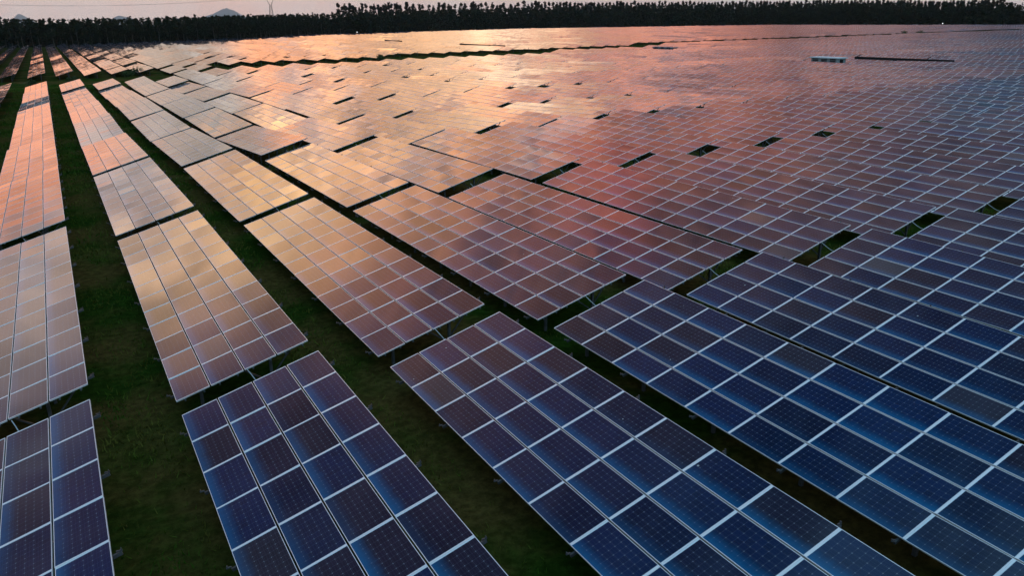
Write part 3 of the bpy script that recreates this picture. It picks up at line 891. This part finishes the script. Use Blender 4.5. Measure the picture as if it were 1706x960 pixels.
def lift(a0, e, c):
    # the glow is strongest between the two edges of the cloud bank
    k = 1.0 if 2 < e < 40 else 0.0
    if e > 33: k *= (40-e)/7
    if 0 < a0 < 45: g = (1.28, 1.20, .96)
    elif a0 == -3: g = (1.14, 1.08, 1.0)
    elif a0 == -13 and e < 12: g = (1.22, 1.10, .98)
    else: g = (1, 1, 1)
    return tuple(v*(1+(q-1)*k) for v, q in zip(c, g))
SKY = [(a0, [(e, lift(a0, e, c)) for e, c in stp]) for a0, stp in SKY]
BACK = [(0, (.50, .52, .60)), (8, (.52, .62, .76)), (20, (.52, .88, 1.14)), (45, (.56, 1.06, 1.46))]
SKY = [(-95, BACK), (-60, [(0, (.48, .47, .52)), (10, (.50, .52, .62)), (30, (.36, .48, .68)), (45, (.36, .58, .86))])] + SKY + [(85, [(0, (.48, .47, .52)), (15, (.44, .50, .62)), (40, (.36, .54, .80))]), (110, BACK)]
def srgbclip(c): return tuple(min(1., v/K) for v in c)
col = None
for n, (a0, stops) in enumerate(SKY):
    r_ = t.ramp(e2s, [(e/ES, srgbclip(c)) for e, c in stops + UP])
    if col is None: col = r_
    else: col = t.mix(t.sstep(a2, SKY[n-1][0], a0), col, r_)
col = t.mix(1.0, col, (K, K, K), 'MULTIPLY')
# single clouds of the evening: (azimuth, elevation, half width, half height, tint, strength)
for (ca, ce, wa, we, tint, k) in [(28, 28.5, 3.6, 3.4, (2.3, .62, .42), .85), (24.5, 22.6, 6.0, .9, (2.5, 1.75, 1.5), .75), (37, 24.0, 4.5, 1.6, (.55, .36, .36), .75),
                                  (23, 15.2, 6.0, 2.2, (3.0, 2.1, 1.4), .7), (5, 18.3, 4.5, 2.2, (3.7, 2.4, 1.35), .75), (12, 14.5, 3.5, 1.4, (3.2, 1.9, 1.05), .7),
                                  (32, 20.5, 4.5, 1.2, (2.4, .95, .66), .7), (56, 30.5, 4.6, 2.4, (.05, .27, .46), .75), (44, 27.5, 3.0, 1.5, (.9, .42, .34), .6),
                                  (15.5, 15.0, 6.0, 3.0, (2.9, 1.6, .86), .6), (10.5, 19.5, 4.5, 2.4, (3.1, 1.6, .92), .6), (17, 28.0, 4.0, 1.6, (.75, .40, .42), .6), (-5, 12.5, 3.0, 1.2, (2.3, 1.6, 1.05), .7), (-7, 15.5, 4.0, 1.3, (.95, .78, .76), .6)]:
    qa = t.math('DIVIDE', t.math('SUBTRACT', a2, ca), wa); qe = t.math('DIVIDE', t.math('SUBTRACT', warp(el, 5.0, n_mid), ce), we)
    q2 = t.math('ADD', t.math('MULTIPLY', qa, qa), t.math('MULTIPLY', qe, qe))
    col = t.mix(t.math('MULTIPLY', t.math('EXPONENT', t.math('MULTIPLY', q2, -1.0)), k), col, tint)
# grey cloud bodies drifting through the glow
grey = t.mix(t.sstep(el, 8.0, 34.0), (.72, .70, .76), (.24, .23, .30))
gm = t.math('MULTIPLY', t.sstep(n_gry, .52, .63), t.math('MULTIPLY', t.sstep(el, 2.0, 6.0), t.sstep(el, 44.0, 28.0, 0.0, .60)))
col = t.mix(gm, col, grey)
n_fine = t.noise(P, .42, 4, .6, .4)
br = t.math('MULTIPLY', t.sstep(n_mid, .28, .72, .60, 1.42), t.sstep(n_fine, .25, .75, .80, 1.20))
col = t.mix(t.sstep(el, 1.0, 6.0), col, t.mix(1.0, col, t.comb(br, br, br), 'MULTIPLY'))
col = t.mix(t.sstep(el, 3.2, 1.2), col, t.mix(t.sstep(n_mid, .4, .6), (.86, .69, .61), (.88, .63, .53)))
bg2 = t.new('ShaderNodeBackground'); t.put(bg2.inputs[0], col); bg2.inputs[1].default_value = 1.0
mx = t.new('ShaderNodeMixShader'); mx.inputs[0].default_value = .92
t.l.new(bg1.outputs[0], mx.inputs[1]); t.l.new(bg2.outputs[0], mx.inputs[2]); t.l.new(mx.outputs[0], outw.inputs[0])

sl_ = bpy.data.lights.new('sun', 'SUN'); sl_.energy = .6; sl_.angle = rad(2.0); sl_.color = (1, .62, .36)
so = link(bpy.data.objects.new('sun', sl_))
dv = Vector((math.sin(rad(SUN_AZ))*math.cos(rad(SUN_EL)), math.cos(rad(SUN_AZ))*math.cos(rad(SUN_EL)), math.sin(rad(SUN_EL))))
so.rotation_euler = dv.to_track_quat('Z', 'Y').to_euler(); so.location = (0, 0, 60)

# ------------------------------------------------------------------ camera
cd = bpy.data.cameras.new('camera'); cd.sensor_width = 36; cd.lens = 36*F_PX/1706; cd.clip_start = .1; cd.clip_end = 80000
co = link(bpy.data.objects.new('camera', cd))
Mc = Matrix((Vector(rt), Vector(up), Vector(-fw))).transposed().to_4x4(); Mc.translation = (0, 0, CZ)
co.matrix_world = Mc
scene.camera = co
vs = scene.view_settings
vs.view_transform = 'Standard'; vs.look = 'None'; vs.gamma = 1; vs.exposure = 0.0; vs.use_curve_mapping = False
print('tables', len(INDIV), 'far', len(STUFF), 'trees', nF, nE, 'objects', len(bpy.data.objects))
